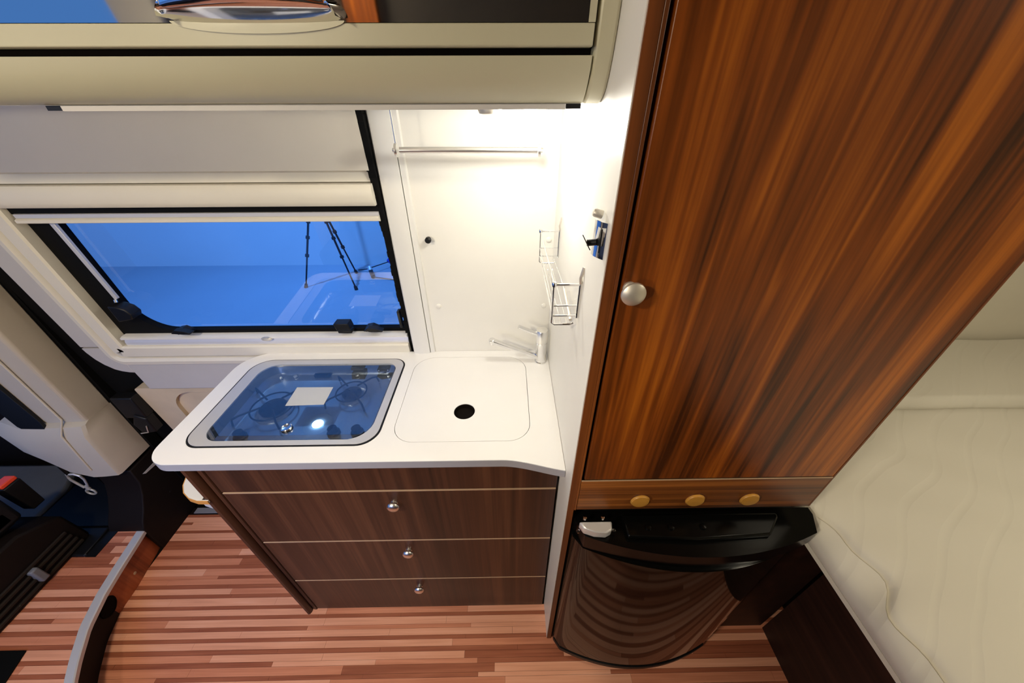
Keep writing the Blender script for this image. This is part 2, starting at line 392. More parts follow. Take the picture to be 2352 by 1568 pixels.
# two moulded lips around the window opening, with a rounded lower corner
def corner_path(x, z, r, top=1.437, right=-0.318, n=8):
    p = [(x, top), (x, z + r)]
    for i in range(1, n + 1):
        a = PI + i / n * PI / 2
        p.append((x + r + r * math.cos(a), z + r + r * math.sin(a)))
    p.append((right, z)); return p
D(B().sweep(corner_path(-1.288, 0.862, 0.035), [(-0.012, 0.03), (-0.012, -0.004), (-0.008, -0.010), (0.006, -0.012), (0.016, -0.006), (0.020, 0.004), (0.020, 0.03)]), 'outer_lip', 'cream')
D(B().sweep(corner_path(-1.246, 0.902, 0.012, top=1.36), [(-0.013, 0.03), (-0.013, -0.010), (-0.008, -0.016), (0.026, -0.017), (0.031, -0.012), (0.031, 0.03)]), 'inner_lip', 'cream')
# lower board with a pocket
D(B().slab(rrect(-1.345, -0.5, 0.05, 0.722, [0.02, 0.02, 0.02, 0.012]), [rrect(-1.245, -0.55, 0.12, 0.70, [0.05, 0.05, 0.05, 0.09])], 0.0, 0.05).map(lambda x, y, z: (x, z + 0.012, y)), 'lower_board', 'plywood')
D(B().box(-1.30, -0.5, 0.026, 0.034, 0.06, 0.71), 'pocket_back', 'plywood')
# rubber and lock hardware in the door gap
dg = B().box(-1.50, -1.30, 0.045, 0.06, 0.0, 1.97).map(lean).build('trim_3', 'rubber'); struct(dg)
B().box(-1.42, -1.345, 0.425, 0.46, 0.60, 0.70).build('lock_plate', 'black', dg, bev=0.004)
B().prism([(-1.40, 0.52), (-1.345, 0.53), (-1.345, 0.60), (-1.38, 0.62), (-1.41, 0.57)], 1, 0.42, 0.455).build('lock_case', 'black', dg, bev=0.004)
B().tube([(-1.405, 0.418, 0.525), (-1.375, 0.418, 0.53), (-1.362, 0.418, 0.565)], 0.002, 8).build('lock_wire', 'nickel', dg)
# fuzzy vertical seal on the right of the door
sb = B()
nz = 90
for k in range(nz):
    z0 = 0.70 + k * (1.27 / nz); j = random.uniform(-0.0022, 0.0022)
    sb.box(-0.322 + j, -0.3045, 0.001 + random.uniform(-.001, .001), 0.03, z0, z0 + 1.27 / nz + 0.001)
struct(sb.map(lean).build('trim_4', 'rubber', smooth=False))
B().box(-1.46, -0.76, 0.395, 0.421, -0.001, 0.0035).build('trim_5', 'threshold', bev=0.001)['kind'] = 'structure'
B().box(-1.60, 0.0, 0.56, 0.60, -0.25, 0.78).box(-1.60, 0.0, 0.426, 0.559, -0.25, -0.012).build('leak_block', 'rubber')['kind'] = 'structure'  # dark block added to stop outside light leaking past the door

# window
wn = thing('window_1', 'hinged window with black rubber surround and blind rails in the sliding door', 'window', (-0.76, 0.43, 0.9)); wn['kind'] = 'structure'; del wn['category']
W = lambda b, n, m, bev=0.0, lab=None, par=None: b.map(lean).build(n, m, par or wn, bev=bev, label=lab)
W(B().box(-1.214, -0.318, 0.0, 0.03, 1.343, 1.362), 'shadow_strip', 'rubber', lab='dark slot above the blind rail')  # solid black strip stands in for the shade of the slot
W(B().prism([(0.004, 1.345), (-0.004, 1.343), (-0.004, 1.334), (0.030, 1.334), (0.030, 1.345)], 0, -1.207, -0.318), 'blind_rail', 'alu')
W(B().prism([(-0.003, 1.334), (-0.010, 1.330), (-0.010, 1.323), (-0.002, 1.320), (0.028, 1.320), (0.028, 1.334)], 0, -1.207, -0.318), 'blind_grip', 'cream')
W(B().prism([(-0.004, 0.954), (-0.010, 0.957), (-0.010, 0.963), (-0.002, 0.966), (0.028, 0.966), (0.028, 0.954)], 0, -1.206, -0.318), 'lower_grip', 'moulding')
W(B().prism([(-0.006, 0.933), (-0.006, 0.944), (-0.001, 0.954), (0.028, 0.954), (0.028, 0.933)], 0, -1.206, -0.318), 'lower_rail', 'alu')
B().lathe([(0.016, 0), (0.016, 0.004), (0.012, 0.007), (0, 0.0075)], (0, 0, 0), (0, -1, 0), 20).map(lambda x, y, z: lean(-0.755 + x * 1.05, y - 0.009, 0.957 + z * 0.45)).build('latch_button', 'nickel', wn)
# rubber surround with rounded opening, pane set into it
rub = B().slab([(-1.214, 0.960), (-0.316, 0.960), (-0.316, 1.345), (-1.214, 1.345)], [rrect(-1.143, -0.319, 0.978, 1.339, [0.10, 0.004, 0.004, 0.02], 12)], 0.0, 0.02)
rub.map(lambda x, y, z: (x, z + 0.014, y)); W(rub, 'rubber_surround', 'rubber')
W(B().box(-1.20, -0.31, 0.026, 0.0295, 0.965, 1.345), 'pane', 'pane')
W(B().prism([(-1.146, 1.34), (-1.134, 1.34), (-1.128, 1.10), (-1.139, 1.094)], 1, 0.002, 0.010), 'stay_arm', 'alu', 0.001)
W(B().tube([(-1.135, 0.0, 1.097), (-1.133, -0.004, 1.090)], 0.004, 10), 'stay_pin', 'chrome')
def clasp(x, z, kind):
    if kind == 'lever':
        k = W(B().prism([(x - 0.028, z - 0.014), (x - 0.012, z - 0.016), (x + 0.012, z - 0.014), (x + 0.010, z - 0.004), (x - 0.006, z + 0.006), (x - 0.026, z + 0.002)], 1, -0.012, 0.014), 'clasp', 'black', 0.002)
        W(B().prism([(x - 0.026, z), (x - 0.012, z + 0.012), (x + 0.012, z + 0.008), (x + 0.032, z + 0.001), (x + 0.030, z - 0.003), (x + 0.006, z - 0.003)], 1, -0.030, -0.012), 'clasp_lever', 'black', 0.002, par=k)
        for s in (-0.022, 0.008): W(B().lathe([(0.0032, 0), (0.0028, 0.0015), (0, 0.002)], (x + s, -0.0125, z - 0.011), (0, -1, 0), 12), 'screw', 'chrome', par=k)
    elif kind == 'block':
        k = W(B().box(x - 0.022, x + 0.020, -0.010, 0.014, z - 0.024, z - 0.014), 'clasp', 'black', 0.002)
        W(B().prism([(x - 0.024, z + 0.016), (x + 0.020, z + 0.016), (x + 0.023, z - 0.006), (x - 0.020, z - 0.008)], 1, -0.018, 0.014), 'clasp_block', 'black', 0.002, par=k)
    else:
        k = W(B().prism([(x - 0.022, z - 0.03), (x + 0.022, z - 0.022), (x + 0.030, z - 0.006), (x + 0.022, z + 0.012), (x + 0.004, z + 0.022), (x - 0.020, z + 0.024)], 1, -0.022, 0.014), 'clasp', 'black', 0.003)
        W(B().lathe([(0.0035, 0), (0.003, 0.0015), (0, 0.002)], (x - 0.024, -0.006, z + 0.006), (0, -1, 0), 12), 'screw', 'chrome', par=k)
clasp(-1.128, 1.062, 'side'); clasp(-0.990, 0.992, 'lever'); clasp(-0.505, 0.998, 'block'); clasp(-0.412, 0.994, 'lever')
W(B().box(-0.334, -0.326, -0.006, 0.014, 0.99, 1.05), 'side_catch', 'black', 0.002)
W(B().prism([(-1.165, 0.990), (-1.115, 0.990), (-1.108, 0.972), (-1.15, 0.972)], 1, 0.0315, 0.033), 'sticker', 'paper')

# ------------------------------------------------------------------ pillar with belt, to the left of the door
pil = B().prism([(-1.48, 0.46), (-1.48, 0.375), (-1.487, 0.368), (-1.60, 0.362), (-1.72, 0.378), (-1.80, 0.44), (-1.80, 0.46)], 2, 0.645, 1.98)
pil = pil.build('trim_2', 'pillar', bev=0.004); struct(pil, 'cream pillar cover with a belt slot')
lo_pts = []
low = B()
rings = [(0.648, -1.745, 0.368), (0.640, -1.80, 0.350), (0.60, -1.83, 0.335), (0.50, -1.80, 0.328), (0.43, -1.71, 0.324), (0.400, -1.60, 0.323)]
V = []; Fc = []
for (z, xl, yf) in rings:
    zr = z if z > 0.45 else max(z, 0.385)
    V += [(-1.48, 0.46, zr), (-1.48, yf + 0.010, zr), (-1.487, yf + 0.001, zr), (-1.53, yf - 0.004, z), (xl * 0.6 + -1.53 * 0.4, yf - 0.006, z), (xl, yf + 0.03, z), (xl - 0.02, 0.46, z)]
for i in range(len(rings) - 1):
    for q in range(7): Fc.append((i * 7 + q, i * 7 + (q + 1) % 7, (i + 1) * 7 + (q + 1) % 7, (i + 1) * 7 + q))
Fc.append(tuple(range(7))); Fc.append(tuple(len(V) - 7 + q for q in range(7)))
low.add(V, Fc).build('belt_housing', 'pillar', pil)
B().tube([(-1.545, 0.3605, 1.9), (-1.545, 0.3605, 0.665), (-1.548, 0.329, 0.618), (-1.556, 0.318, 0.44)], 0.0032, 8).build('bead', 'pillar', pil)
B().box(-1.84, -1.47, 0.461, 0.50, 0.0, 1.98).build('pillar_core', 'rubber', pil)
belt = B().prism([(-1.745, 1.6), (-1.665, 1.6), (-1.612, 0.665), (-1.604, 0.640), (-1.612, 0.622), (-1.672, 0.620), (-1.690, 0.65)], 1, 0.352, 0.361).map(lambda x, y, z: (x, y - (0.008 if z < 0.66 else 0), z)).build('seat_belt', 'black', bev=0.001)
tag(belt, 'black belt strap running down the cream pillar into its housing', 'seat belt')

# dark lining of the door step, with a striker plate
sp = thing('step_lining', 'brown-black moulded lining between the door pillar foot and the wooden floor', 'step lining', (-1.6, 0.35, 0))
B().prism([(0.245, -0.001), (0.245, 0.144), (0.262, 0.175), (0.292, 0.212), (0.325, 0.265), (0.346, 0.312), (0.352, 0.384), (0.47, 0.384), (0.47, -0.001)], 0, -1.62, -1.478).build('panel', 'brown_black', sp, bev=0.004)
pl = B().prism([(0.374, 0.334), (0.382, 0.326), (0.446, 0.318), (0.449, 0.322), (0.449, 0.330), (0.440, 0.334)], 0, -1.478, -1.4755).build('striker_plate', 'alu', sp)
B().lathe([(0.004, 0), (0, 0.0008)], (-1.4757, 0.433, 0.326), (1, 0, 0), 12).build('plate_hole', 'gap', pl)
B().lathe([(0.005, 0), (0.004, 0.001), (0, 0.001)], (-1.478, 0.40, 0.17), (1, 0, 0), 12).build('plug', 'black', sp)

# ------------------------------------------------------------------ raised floor platform with curved edge
arc = [(-1.497, 0.300), (-1.478, 0.240), (-1.468, 0.190), (-1.452, 0.105), (-1.434, 0.025), (-1.400, -0.070), (-1.352, -0.151), (-1.314, -0.206), (-1.22, -0.31), (-1.10, -0.40)]
def arc_x(y, off=0.0):
    for (xa, ya), (xb, yb) in zip(arc, arc[1:]):
        if yb <= y <= ya: return xa + (xb - xa) * (y - ya) / (yb - ya) + off
    return arc[0][0] + off if y > arc[0][1] else arc[-1][0] + off
pf = thing('floor_platform', 'raised wooden platform floor with a curved silver edge left of the kitchen', 'platform', (-1.6, -0.1, 0))
ys = [0.262 - i * 0.02 for i in range(34)]
left = [(-1.92, ys[-1]), (-1.92, ys[0])]
B().prism([(arc_x(y, -0.03), y) for y in ys] + left, 2, 0.0, 0.1384).build('deck', 'brown_black', pf)
for (a, b_, thin) in strip_rows(-0.40, 0.262):
    xs = [-1.74, random.uniform(-1.66, -1.50)]
    for s in range(2):
        xl = xs[s]; xr = xs[1] if s == 0 else None
        ra, rb = (xr, xr) if xr else (arc_x(a, -0.030), arc_x(b_, -0.030))
        if min(ra, rb) - xl < 0.006: continue
        g = 0.0003
        B().prism([(xl + g, a + g), (ra - g, a + g), (rb - g, b_ - g), (xl + g, b_ - g)], 2, 0.1384, 0.140 - random.uniform(0, 0.0002)).build('plank', pick(thin), pf, smooth=False)
edge = B()
V = []; Fc = []
for y in ys:
    for (o, z) in ((-0.030, 0.1375), (-0.030, 0.1408), (-0.004, 0.1412), (0.0, 0.1385), (0.0, 0.124), (-0.008, 0.122)): V.append((arc_x(y, o), y, z))
for i in range(len(ys) - 1):
    for q in range(6): Fc.append((i * 6 + q, i * 6 + (q + 1) % 6, (i + 1) * 6 + (q + 1) % 6, (i + 1) * 6 + q))
edge.add(V, Fc).build('edge_trim', 'alu', pf, label='silver edge strip', angle=30)
B().prism([(arc_x(y, -0.016 if y > 0.1 else -0.016 - (0.1 - y) * 0.16), y) for y in ys] + [(arc_x(y, -0.06), y) for y in reversed(ys)], 2, 0.0005, 0.1225).build('riser', 'riser', pf, label='reddish wood riser')
B().lathe([(0.035, 0.0), (0.035, 0.004), (0.030, 0.005), (0.028, 0.003), (0.0, 0.003)], (arc_x(0.01, -0.0285), 0.01, 0.070), (1, 0.30, 0), 28).build('vent', 'gap', pf, label='round black air outlet')
B().lathe([(0.006, 0.0), (0.006, 0.003), (0, 0.004)], (-1.474, 0.128, 0.05), (1, 0.2, 0), 14).build('screw_cap', 'beech', pf)

# ------------------------------------------------------------------ cab corner, far left
sd = thing('seat_pedestal', 'dark ribbed pedestal of the cab seat standing on the platform', 'seat pedestal', (-1.9, 0.05, 0.14))
B().prism([(-0.5, 0.14), (0.215, 0.14), (0.235, 0.16), (0.225, 0.30), (0.12, 0.36), (-0.5, 0.36)], 0, -2.35, -1.672).build('body', 'brown_black', sd, bev=0.008)
for k in range(4):
    z = 0.158 + k * 0.026
    B().box(-1.672, -1.664, -0.45, 0.205 - k * 0.004, z, z + 0.011).build('rib', 'rib', sd, bev=0.002)
B().box(-1.69, -1.652, 0.055, 0.078, 0.17, 0.235).build('lever', 'cab', sd, bev=0.005)
se = thing('cab_seat', 'black cab seat cushion beside the pillar at the left edge', 'seat', (-2.0, 0.0, 0.36))
B().box(-2.35, -1.70, -0.5, 0.19, 0.362, 0.47).build('cushion', 'seat', se, bev=0.035, seg=4)
B().box(-1.78, -1.70, 0.10, 0.186, 0.375, 0.50).build('side_guard', 'black', se, bev=0.015, seg=3)
bk = thing('belt_buckle', 'black belt buckle with a red release button beside the cab seat', 'buckle', (-1.74, 0.235, 0.36))
B().prism([(0.225, 0.345), (0.262, 0.345), (0.268, 0.475), (0.218, 0.475)], 0, -1.775, -1.735).build('body', 'black', bk, bev=0.004)
B().box(-1.773, -1.737, 0.220, 0.266, 0.4755, 0.4905).build('button', 'red', bk, bev=0.003, label='red button')
ct = B().prism([(-2.55, 0.30), (-1.98, 0.30), (-1.985, 0.43), (-2.03, 0.52), (-2.08, 0.57), (-2.55, 0.57)], 2, 0.105, 0.142).build('step_tray', 'cab', bev=0.012)
tag(ct, 'grey plastic step tray inside the cab door, lit blue', 'step tray')
cs = thing('door_sill_step', 'black moulded step between platform and cab door', 'step', (-1.7, 0.3, 0))
B().prism([(0.148, 0.0), (0.15, 0.150), (0.26, 0.152), (0.27, 0.13), (0.59, 0.13), (0.59, 0.0)], 0, -1.98, -1.622).build('body', 'black', cs, bev=0.006)
B().box(-1.622, -1.584, 0.149, 0.262, 0.138, 0.1425).build('kick_strip', 'black', cs)
fm = B().prism([(-1.66, -0.128), (-1.537, -0.128), (-1.515, -0.21), (-1.48, -0.33), (-1.66, -0.33)], 2, 0.1405, 0.146).build('rubber_mat', 'rubber', bev=0.002)
tag(fm, 'black rubber mat lying on the platform at the bottom left', 'mat')
hk = thing('snap_hook', 'pale snap hook with a swivel ring hanging below the pillar', 'hook', (-1.715, 0.36, 0.40))
B().tube([(-1.737, 0.352, 0.352), (-1.728, 0.350, 0.372), (-1.700, 0.350, 0.374), (-1.686, 0.351, 0.362), (-1.690, 0.354, 0.335), (-1.706, 0.357, 0.300), (-1.716, 0.358, 0.280)], 0.0042, 10).build('gate', 'alu', hk)
B().tube([(-1.737, 0.352, 0.352), (-1.742, 0.353, 0.335), (-1.740, 0.355, 0.310), (-1.732, 0.357, 0.275)], 0.0046, 10).build('spine', 'alu', hk)
B().tube([(-1.722, 0.358, 0.284), (-1.722, 0.358, 0.262)], 0.007, 10).build('swivel', 'alu', hk)
B().tube([(-1.728 + 0.017 * math.cos(a * PI / 9), 0.358, 0.243 + 0.017 * math.sin(a * PI / 9)) for a in range(18)], 0.0038, 8, closed=True).build('ring', 'alu', hk)
B().tube([(-1.722, 0.351, 0.373), (-1.722, 0.352, 0.42)], 0.006, 8).build('cord', 'black', hk)

# ------------------------------------------------------------------ drawer unit
du = thing('drawer_unit', 'walnut kitchen base unit, colour darkened for shade, with three knobbed drawers under the white worktop', 'drawer unit', (-0.33, 0.21, 0))
B().box(-0.762, 0.1175, 0.036, 0.412, 0.004, 0.858).build('carcass', 'walnut_shaded', du)
B().prism([(-0.763, 0.06), (-0.763, 0.012), (-0.7605, 0.003), (-0.755, -0.001), (-0.748, 0.0), (-0.744, 0.006), (-0.743, 0.016), (-0.743, 0.06)], 2, 0.0, 0.8735).build('corner_post', 'walnut_shaded', du)
B().prism([(-0.7415, 0.06), (-0.7415, 0.020), (-0.739, 0.014), (-0.729, 0.014), (-0.7265, 0.020), (-0.726, 0.06)], 2, 0.0, 0.8735).build('inner_post', 'walnut_shaded', du)
B().box(-0.724, 0.1175, 0.0155, 0.034, 0.764, 0.8735).build('top_panel', 'walnut_shaded', du, bev=0.001)
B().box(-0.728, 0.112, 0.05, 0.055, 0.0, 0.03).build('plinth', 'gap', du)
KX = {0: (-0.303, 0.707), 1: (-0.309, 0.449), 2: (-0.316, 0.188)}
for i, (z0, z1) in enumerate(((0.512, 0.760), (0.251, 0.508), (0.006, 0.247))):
    d = B().box(-0.724, 0.1165, 0.0155, 0.034, z0, z1 - 0.0022).build('drawer', 'walnut_shaded', du)
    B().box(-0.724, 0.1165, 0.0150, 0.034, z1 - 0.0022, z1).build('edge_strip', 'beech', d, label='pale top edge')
    kx, kz = KX[i]
    B().lathe([(0.0095, 0.0), (0.0095, 0.002), (0.0080, 0.003), (0.0080, 0.005), (0.0140, 0.008), (0.0163, 0.012), (0.0155, 0.016), (0.0115, 0.0195), (0.005, 0.0212), (0, 0.0215)], (kx, 0.0155, kz), (0, -1, 0), 28).build('knob', 'satin', d)
# round shelf on the side of the unit
ss = thing('side_shelf', 'small white shelf with a rounded orange lip on the end of the drawer unit', 'shelf', (-0.764, 0.15, 0.70))
half = [(-0.747, -0.0045), (-0.775, -0.0035), (-0.800, 0.004), (-0.823, 0.019), (-0.840, 0.040), (-0.852, 0.070), (-0.857, 0.105), (-0.857, 0.26), (-0.850, 0.285), (-0.835, 0.300), (-0.7640, 0.305)]
B().prism(half + [(-0.7640, -0.0016), (-0.747, -0.0016)], 2, 0.752, 0.760).build('board', 'white', ss)
def ring_of(o, z0, z1):
    n = len(half) - 1; b = B(); V = []; Fc = []
    for i, (x, y) in enumerate(half):
        a_ = Vector(half[max(0, i - 1)]); c_ = Vector(half[min(n, i + 1)]); t = (c_ - a_).normalized(); nn = Vector((t.y, -t.x)) * -1
        if nn.dot(Vector((x + 0.70, y - 0.15))) < 0: nn = -nn
        V += [(x, y, z0), (x + nn.x * o, y + nn.y * o, z0), (x + nn.x * o, y + nn.y * o, z1), (x, y, z1)]
    for i in range(n):
        for q in range(4): Fc.append((i * 4 + q, i * 4 + (q + 1) % 4, i * 4 + 4 + (q + 1) % 4, i * 4 + 4 + q))
    Fc += [(0, 1, 2, 3), tuple(4 * n + q for q in (3, 2, 1, 0))]
    return b.add(V, Fc)
ring_of(0.0018, 0.7475, 0.7602).build('lip', 'orange_edge', ss, label='orange lip', angle=60)
B().prism([(x * 0.92 - 0.0615, y * 0.9 + 0.014) for x, y in half[1:]] + [(-0.7645, 0.012)], 2, 0.700, 0.7515).build('tray', 'grey_trim', ss)

# ------------------------------------------------------------------ worktop with hob, sink lid and tap
outer = []
for (cx, cy, a0, rx, ry) in ((-0.835 + 0.055, 0.0 + 0.055, PI, 0.055, 0.055),):
    for i in range(13): a = a0 + i / 12 * PI / 2; outer.append((cx + rx * math.cos(a), cy + ry * math.sin(a)))
for i in range(13):
    t = i / 12; x = -0.02 + 0.143 * t
    outer.append((x, -0.030 * (t * t * (3 - 2 * t)) * 0.55 - 0.030 * 0.45 * t * t))
outer += [(0.1232, 0.4172)]
for i in range(13):
    a = PI / 2 + i / 12 * PI / 2; outer.append((-0.835 + 0.085 + 0.085 * math.cos(a), 0.4172 - 0.085 + 0.085 * math.sin(a)))
hob_out = rrect(-0.7855, -0.3180, 0.0445, 0.3795, [0.045, 0.05, 0.038, 0.055], 10)
sink_cut = rrect(-0.2880, 0.0520, 0.0530, 0.3845, [0.055, 0.055, 0.062, 0.062], 10)
wt = B().slab(outer, [hob_out, sink_cut], 0.876, 0.9).build('worktop', 'top', bev=0.0015)
eb = B(); run = outer[-1:] + outer[:26]; V = []; Fc = []
for i, (x, y) in enumerate(run):
    p_, n_ = Vector(run[max(0, i - 1)]), Vector(run[min(len(run) - 1, i + 1)]); t = (n_ - p_).normalized(); nn = Vector((t.y, -t.x))
    V += [(x + nn.x * 0.00005, y + nn.y * 0.00005, 0.8766), (x + nn.x * 0.0008, y + nn.y * 0.0008, 0.8766), (x + nn.x * 0.0008, y + nn.y * 0.0008, 0.8986), (x + nn.x * 0.00005, y + nn.y * 0.00005, 0.8986)]
for i in range(len(run) - 1):
    for q in range(4): Fc.append((i * 4 + q, i * 4 + (q + 1) % 4, i * 4 + 4 + (q + 1) % 4, i * 4 + 4 + q))
Fc += [(0, 1, 2, 3), tuple(len(V) - 1 - q for q in range(4))]
eb.add(V, Fc).build('edge_band', 'edge_band', wt, label='grey edge band')
tag(wt, 'white laminate worktop with rounded corners on the drawer unit', 'worktop')
sl = thing('sink_lid', 'flush white sink cover with a round black finger hole', 'sink cover', (-0.118, 0.22, 0.9))
B().slab(rrect(-0.2868, 0.0508, 0.0542, 0.3833, [0.054, 0.054, 0.061, 0.061], 10), [circle(-0.1175, 0.1515, 0.0275)], 0.885, 0.8999).build('cover', 'top', sl)
B().lathe([(0.0272, 0.0), (0.0272, 0.012), (0.0262, 0.0122), (0.0255, -0.002), (0.0, -0.002)][::-1], (-0.1175, 0.1515, 0.8865), (0, 0, 1), 32).build('finger_hole', 'gap', sl, label='black finger hole')
B().prism(rrect(-0.2876, 0.0516, 0.0534, 0.3841, [0.055, 0.055, 0.062, 0.062], 10), 2, 0.8772, 0.8835).build('gasket', 'grey_trim', sl)

hb = thing('gas_hob', 'built-in two-burner gas hob under a dark glass lid, left of the sink', 'hob', (-0.55, 0.21, 0.9))
h_in = rrect(-0.745, -0.3415, 0.0625, 0.3530, [0.040, 0.055, 0.030, 0.050], 10)
B().slab(rrect(-0.7850, -0.3185, 0.045, 0.3790, [0.045, 0.05, 0.038, 0.055], 10), [rrect(-0.7805, -0.3225, 0.0485, 0.3755, [0.042, 0.047, 0.035, 0.052], 10)], 0.877, 0.9012).build('gasket', 'black', hb)
B().slab(rrect(-0.7805, -0.3225, 0.0485, 0.3755, [0.042, 0.047, 0.035, 0.052], 10), [h_in], 0.890, 0.9026).build('rim', 'hobrim', hb, bev=0.0012)
def basin():
    b = B(); n = len(h_in); cx, cy = -0.543, 0.208
    rs = [(1.0, 0.899), (0.985, 0.872), (0.95, 0.866), (0.86, 0.864), (0.5, 0.864), (0.02, 0.864)]
    vs = [(cx + (x - cx) * s, cy + (y - cy) * s, z) for s, z in rs for x, y in h_in]
    fs = [(i * n + k, i * n + (k + 1) % n, (i + 1) * n + (k + 1) % n, (i + 1) * n + k) for i in range(len(rs) - 1) for k in range(n)]
    fs.append(tuple((len(rs) - 1) * n + k for k in range(n)))
    return b.add(vs, fs)
basin().build('basin', 'basin', hb)
gl = B().prism([( -0.543 + (x + 0.543) * 0.992, 0.208 + (y - 0.208) * 0.990) for x, y in h_in], 2, 0.9030, 0.9045).build('glass_lid', 'lid', hb, label='smoked glass lid')
B().prism([(-0.595, 0.175), (-0.494, 0.178), (-0.496, 0.246), (-0.598, 0.247)], 2, 0.90455, 0.9048).build('sticker', 'paper', gl, label='blank pale sticker')
B().lathe([(0.0125, 0.0), (0.0125, 0.006), (0.011, 0.0075), (0.0095, 0.006), (0.0, 0.0055)], (-0.549, 0.095, 0.9046), (0, 0, 1), 24).build('lid_knob', 'chrome', gl)
B().lathe([(0.0135, 0.0), (0.0135, 0.0012), (0, 0.0012)], (-0.549, 0.095, 0.9045), (0, 0, 1), 24).build('knob_washer', 'black', gl)
for (x, y, rr, arms) in ((-0.648, 0.196, 0.036, ((-0.735, 0.267), (-0.728, 0.140), (-0.590, 0.265), (-0.600, 0.128))), (-0.452, 0.250, 0.028, ((-0.515, 0.316), (-0.395, 0.312), (-0.510, 0.200), (-0.398, 0.188)))):
    bu = B().lathe([(rr * 1.35, 0.0), (rr * 1.35, 0.003), (rr * 1.1, 0.006), (rr * 0.8, 0.008), (0, 0.008)], (x, y, 0.864), (0, 0, 1), 32).build('burner', 'basin', hb)
    B().lathe([(rr * 0.85, 0.0), (rr * 0.95, 0.003), (rr * 0.95, 0.008), (rr * 0.7, 0.012), (0, 0.0135)], (x, y, 0.872), (0, 0, 1), 32).build('burner_cap', 'black_gloss', bu)
    sup = B().tube([(x + rr * 1.5 * math.cos(a * PI / 16), y + rr * 1.5 * math.sin(a * PI / 16), 0.884) for a in range(32)], 0.0022, 8, closed=True).build('pan_support', 'black', hb)
    for (ax, ay) in arms:
        dx, dy = x - ax, y - ay; l = math.hypot(dx, dy); k = (l - rr * 0.75) / l
        B().tube([(ax, ay, 0.867), (ax + dx * 0.05, ay + dy * 0.05, 0.888), (ax + dx * 0.2, ay + dy * 0.2, 0.892), (ax + dx * k, ay + dy * k, 0.892)], 0.0026, 8).build('prong', 'black', sup)
for (x, y) in ((-0.393, 0.115), (-0.454, 0.115), (-0.687, 0.105)):
    B().lathe([(0.016, 0.0), (0.016, 0.003), (0.0125, 0.005), (0.0115, 0.018), (0.0, 0.019)], (x, y, 0.866), (0, 0, 1), 24).build('control_knob', 'black', hb)
B().slab(rrect(-0.600, -0.552, 0.333, 0.345, 0.002, 3), [rrect(-0.596, -0.556, 0.336, 0.342, 0.001, 2)], 0.866, 0.874).build('hinge_slot', 'black', hb)
for (x, y, r) in ((-0.66, 0.338, 0.006), (-0.47, 0.338, 0.006), (-0.70, 0.330, 0.0045), (-0.372, 0.333, 0.0045)):
    B().lathe([(r, 0.0), (r, 0.004), (r * 0.6, 0.006), (0, 0.006)], (x, y, 0.866), (0, 0, 1), 16).build('screw', 'satin', hb)
B().box(-0.735, -0.352, 0.068, 0.080, 0.866, 0.884).build('front_rail', 'black', hb, bev=0.003)

tp = thing('tap', 'chrome single-lever tap in the back corner of the worktop', 'tap', (0.099, 0.360, 0.9))
B().lathe([(0.0185, 0.0), (0.0185, 0.004), (0.0165, 0.006), (0.0165, 0.030), (0.0172, 0.031), (0.0172, 0.073)], (0.099, 0.360, 0.9), (0, 0, 1), 36).build('body', 'chrome', tp)
B().lathe([(0.0160, 0.0), (0.0160, 0.002), (0.0180, 0.003), (0.0182, 0.040), (0.0165, 0.0435), (0.0, 0.045)], (0.099, 0.360, 0.973), (0, 0, 1), 36).build('cap', 'satin', tp)
def pipe(p0, p1, r): return B().tube([p0, tuple(p0[i] * 0.5 + p1[i] * 0.5 for i in range(3)), p1], r, 20)
spt = pipe((0.086, 0.356, 0.921), (-0.046, 0.349, 0.986), 0.0088).build('spout', 'chrome', tp)
B().lathe([(0.0098, 0.0), (0.0098, 0.014), (0.008, 0.0155), (0, 0.016)], (-0.047, 0.349, 0.977), (-0.15, 0, 1), 20).build('nozzle', 'chrome', spt)
pipe((0.084, 0.358, 1.004), (0.030, 0.350, 1.034), 0.0062).build('lever', 'chrome', tp)

# ------------------------------------------------------------------ white partition panel with what hangs on it
pp = thing('partition_panel', 'tall white panel with a brown front edge between the worktop and wardrobe', 'partition', (0.131, 0.17, 0))
B().box(0.1238, 0.1385, -0.0815, 0.417, 0.0, 1.975).build('board', 'white', pp)
B().box(0.1250, 0.1385, -0.0845, -0.0815, 0.0, 1.975).build('front_edge', 'walnut_edge', pp, label='brown wood edge')

wr = thing('wire_rack', 'narrow chrome wire spice rack hung on the white panel beside the tap', 'rack', (0.10, 0.17, 1.24))
for (y, thick) in ((0.033, 0.0024), (0.313, 0.0018)):
    f = B().tube([(0.1215, y, 1.256), (0.1215, y, 1.322)], 0.0026 if thick > .002 else 0.002, 10).build('bracket', 'chrome', wr)
    B().tube([(0.1215, y, 1.322), (0.1195, y - 0.004, 1.333), (0.1215, y - 0.004, 1.343), (0.1235, y - 0.004, 1.352)], 0.0028 if thick > .002 else 0.002, 8).build('hook', 'nickel', f)
    B().tube([(0.1215, y, 1.320), (0.078, y, 1.320)], thick, 8).build('top_bar', 'chrome', f)
    B().tube([(0.0775, y, 1.322), (0.0775, y, 1.262), (0.0775, y, 1.246), (0.082, y, 1.242), (0.112, y, 1.242), (0.116, y, 1.245)], thick * 0.85, 8).build('hoop', 'chrome', f)
    B().tube([(0.1215, y, 1.280), (0.0775, y, 1.280)], thick * 0.7, 8).build('middle_bar', 'chrome', f)
    B().tube([(0.1215, y, 1.260), (0.0775, y, 1.260)], thick * 0.8, 8).build('lower_bar', 'chrome', f)
    B().lathe([(0.004, -0.002), (0.0045, 0.003), (0.003, 0.006), (0, 0.0065)], (0.0775, y, 1.319), (0, 0, 1), 12).build('joint', 'chrome', f)
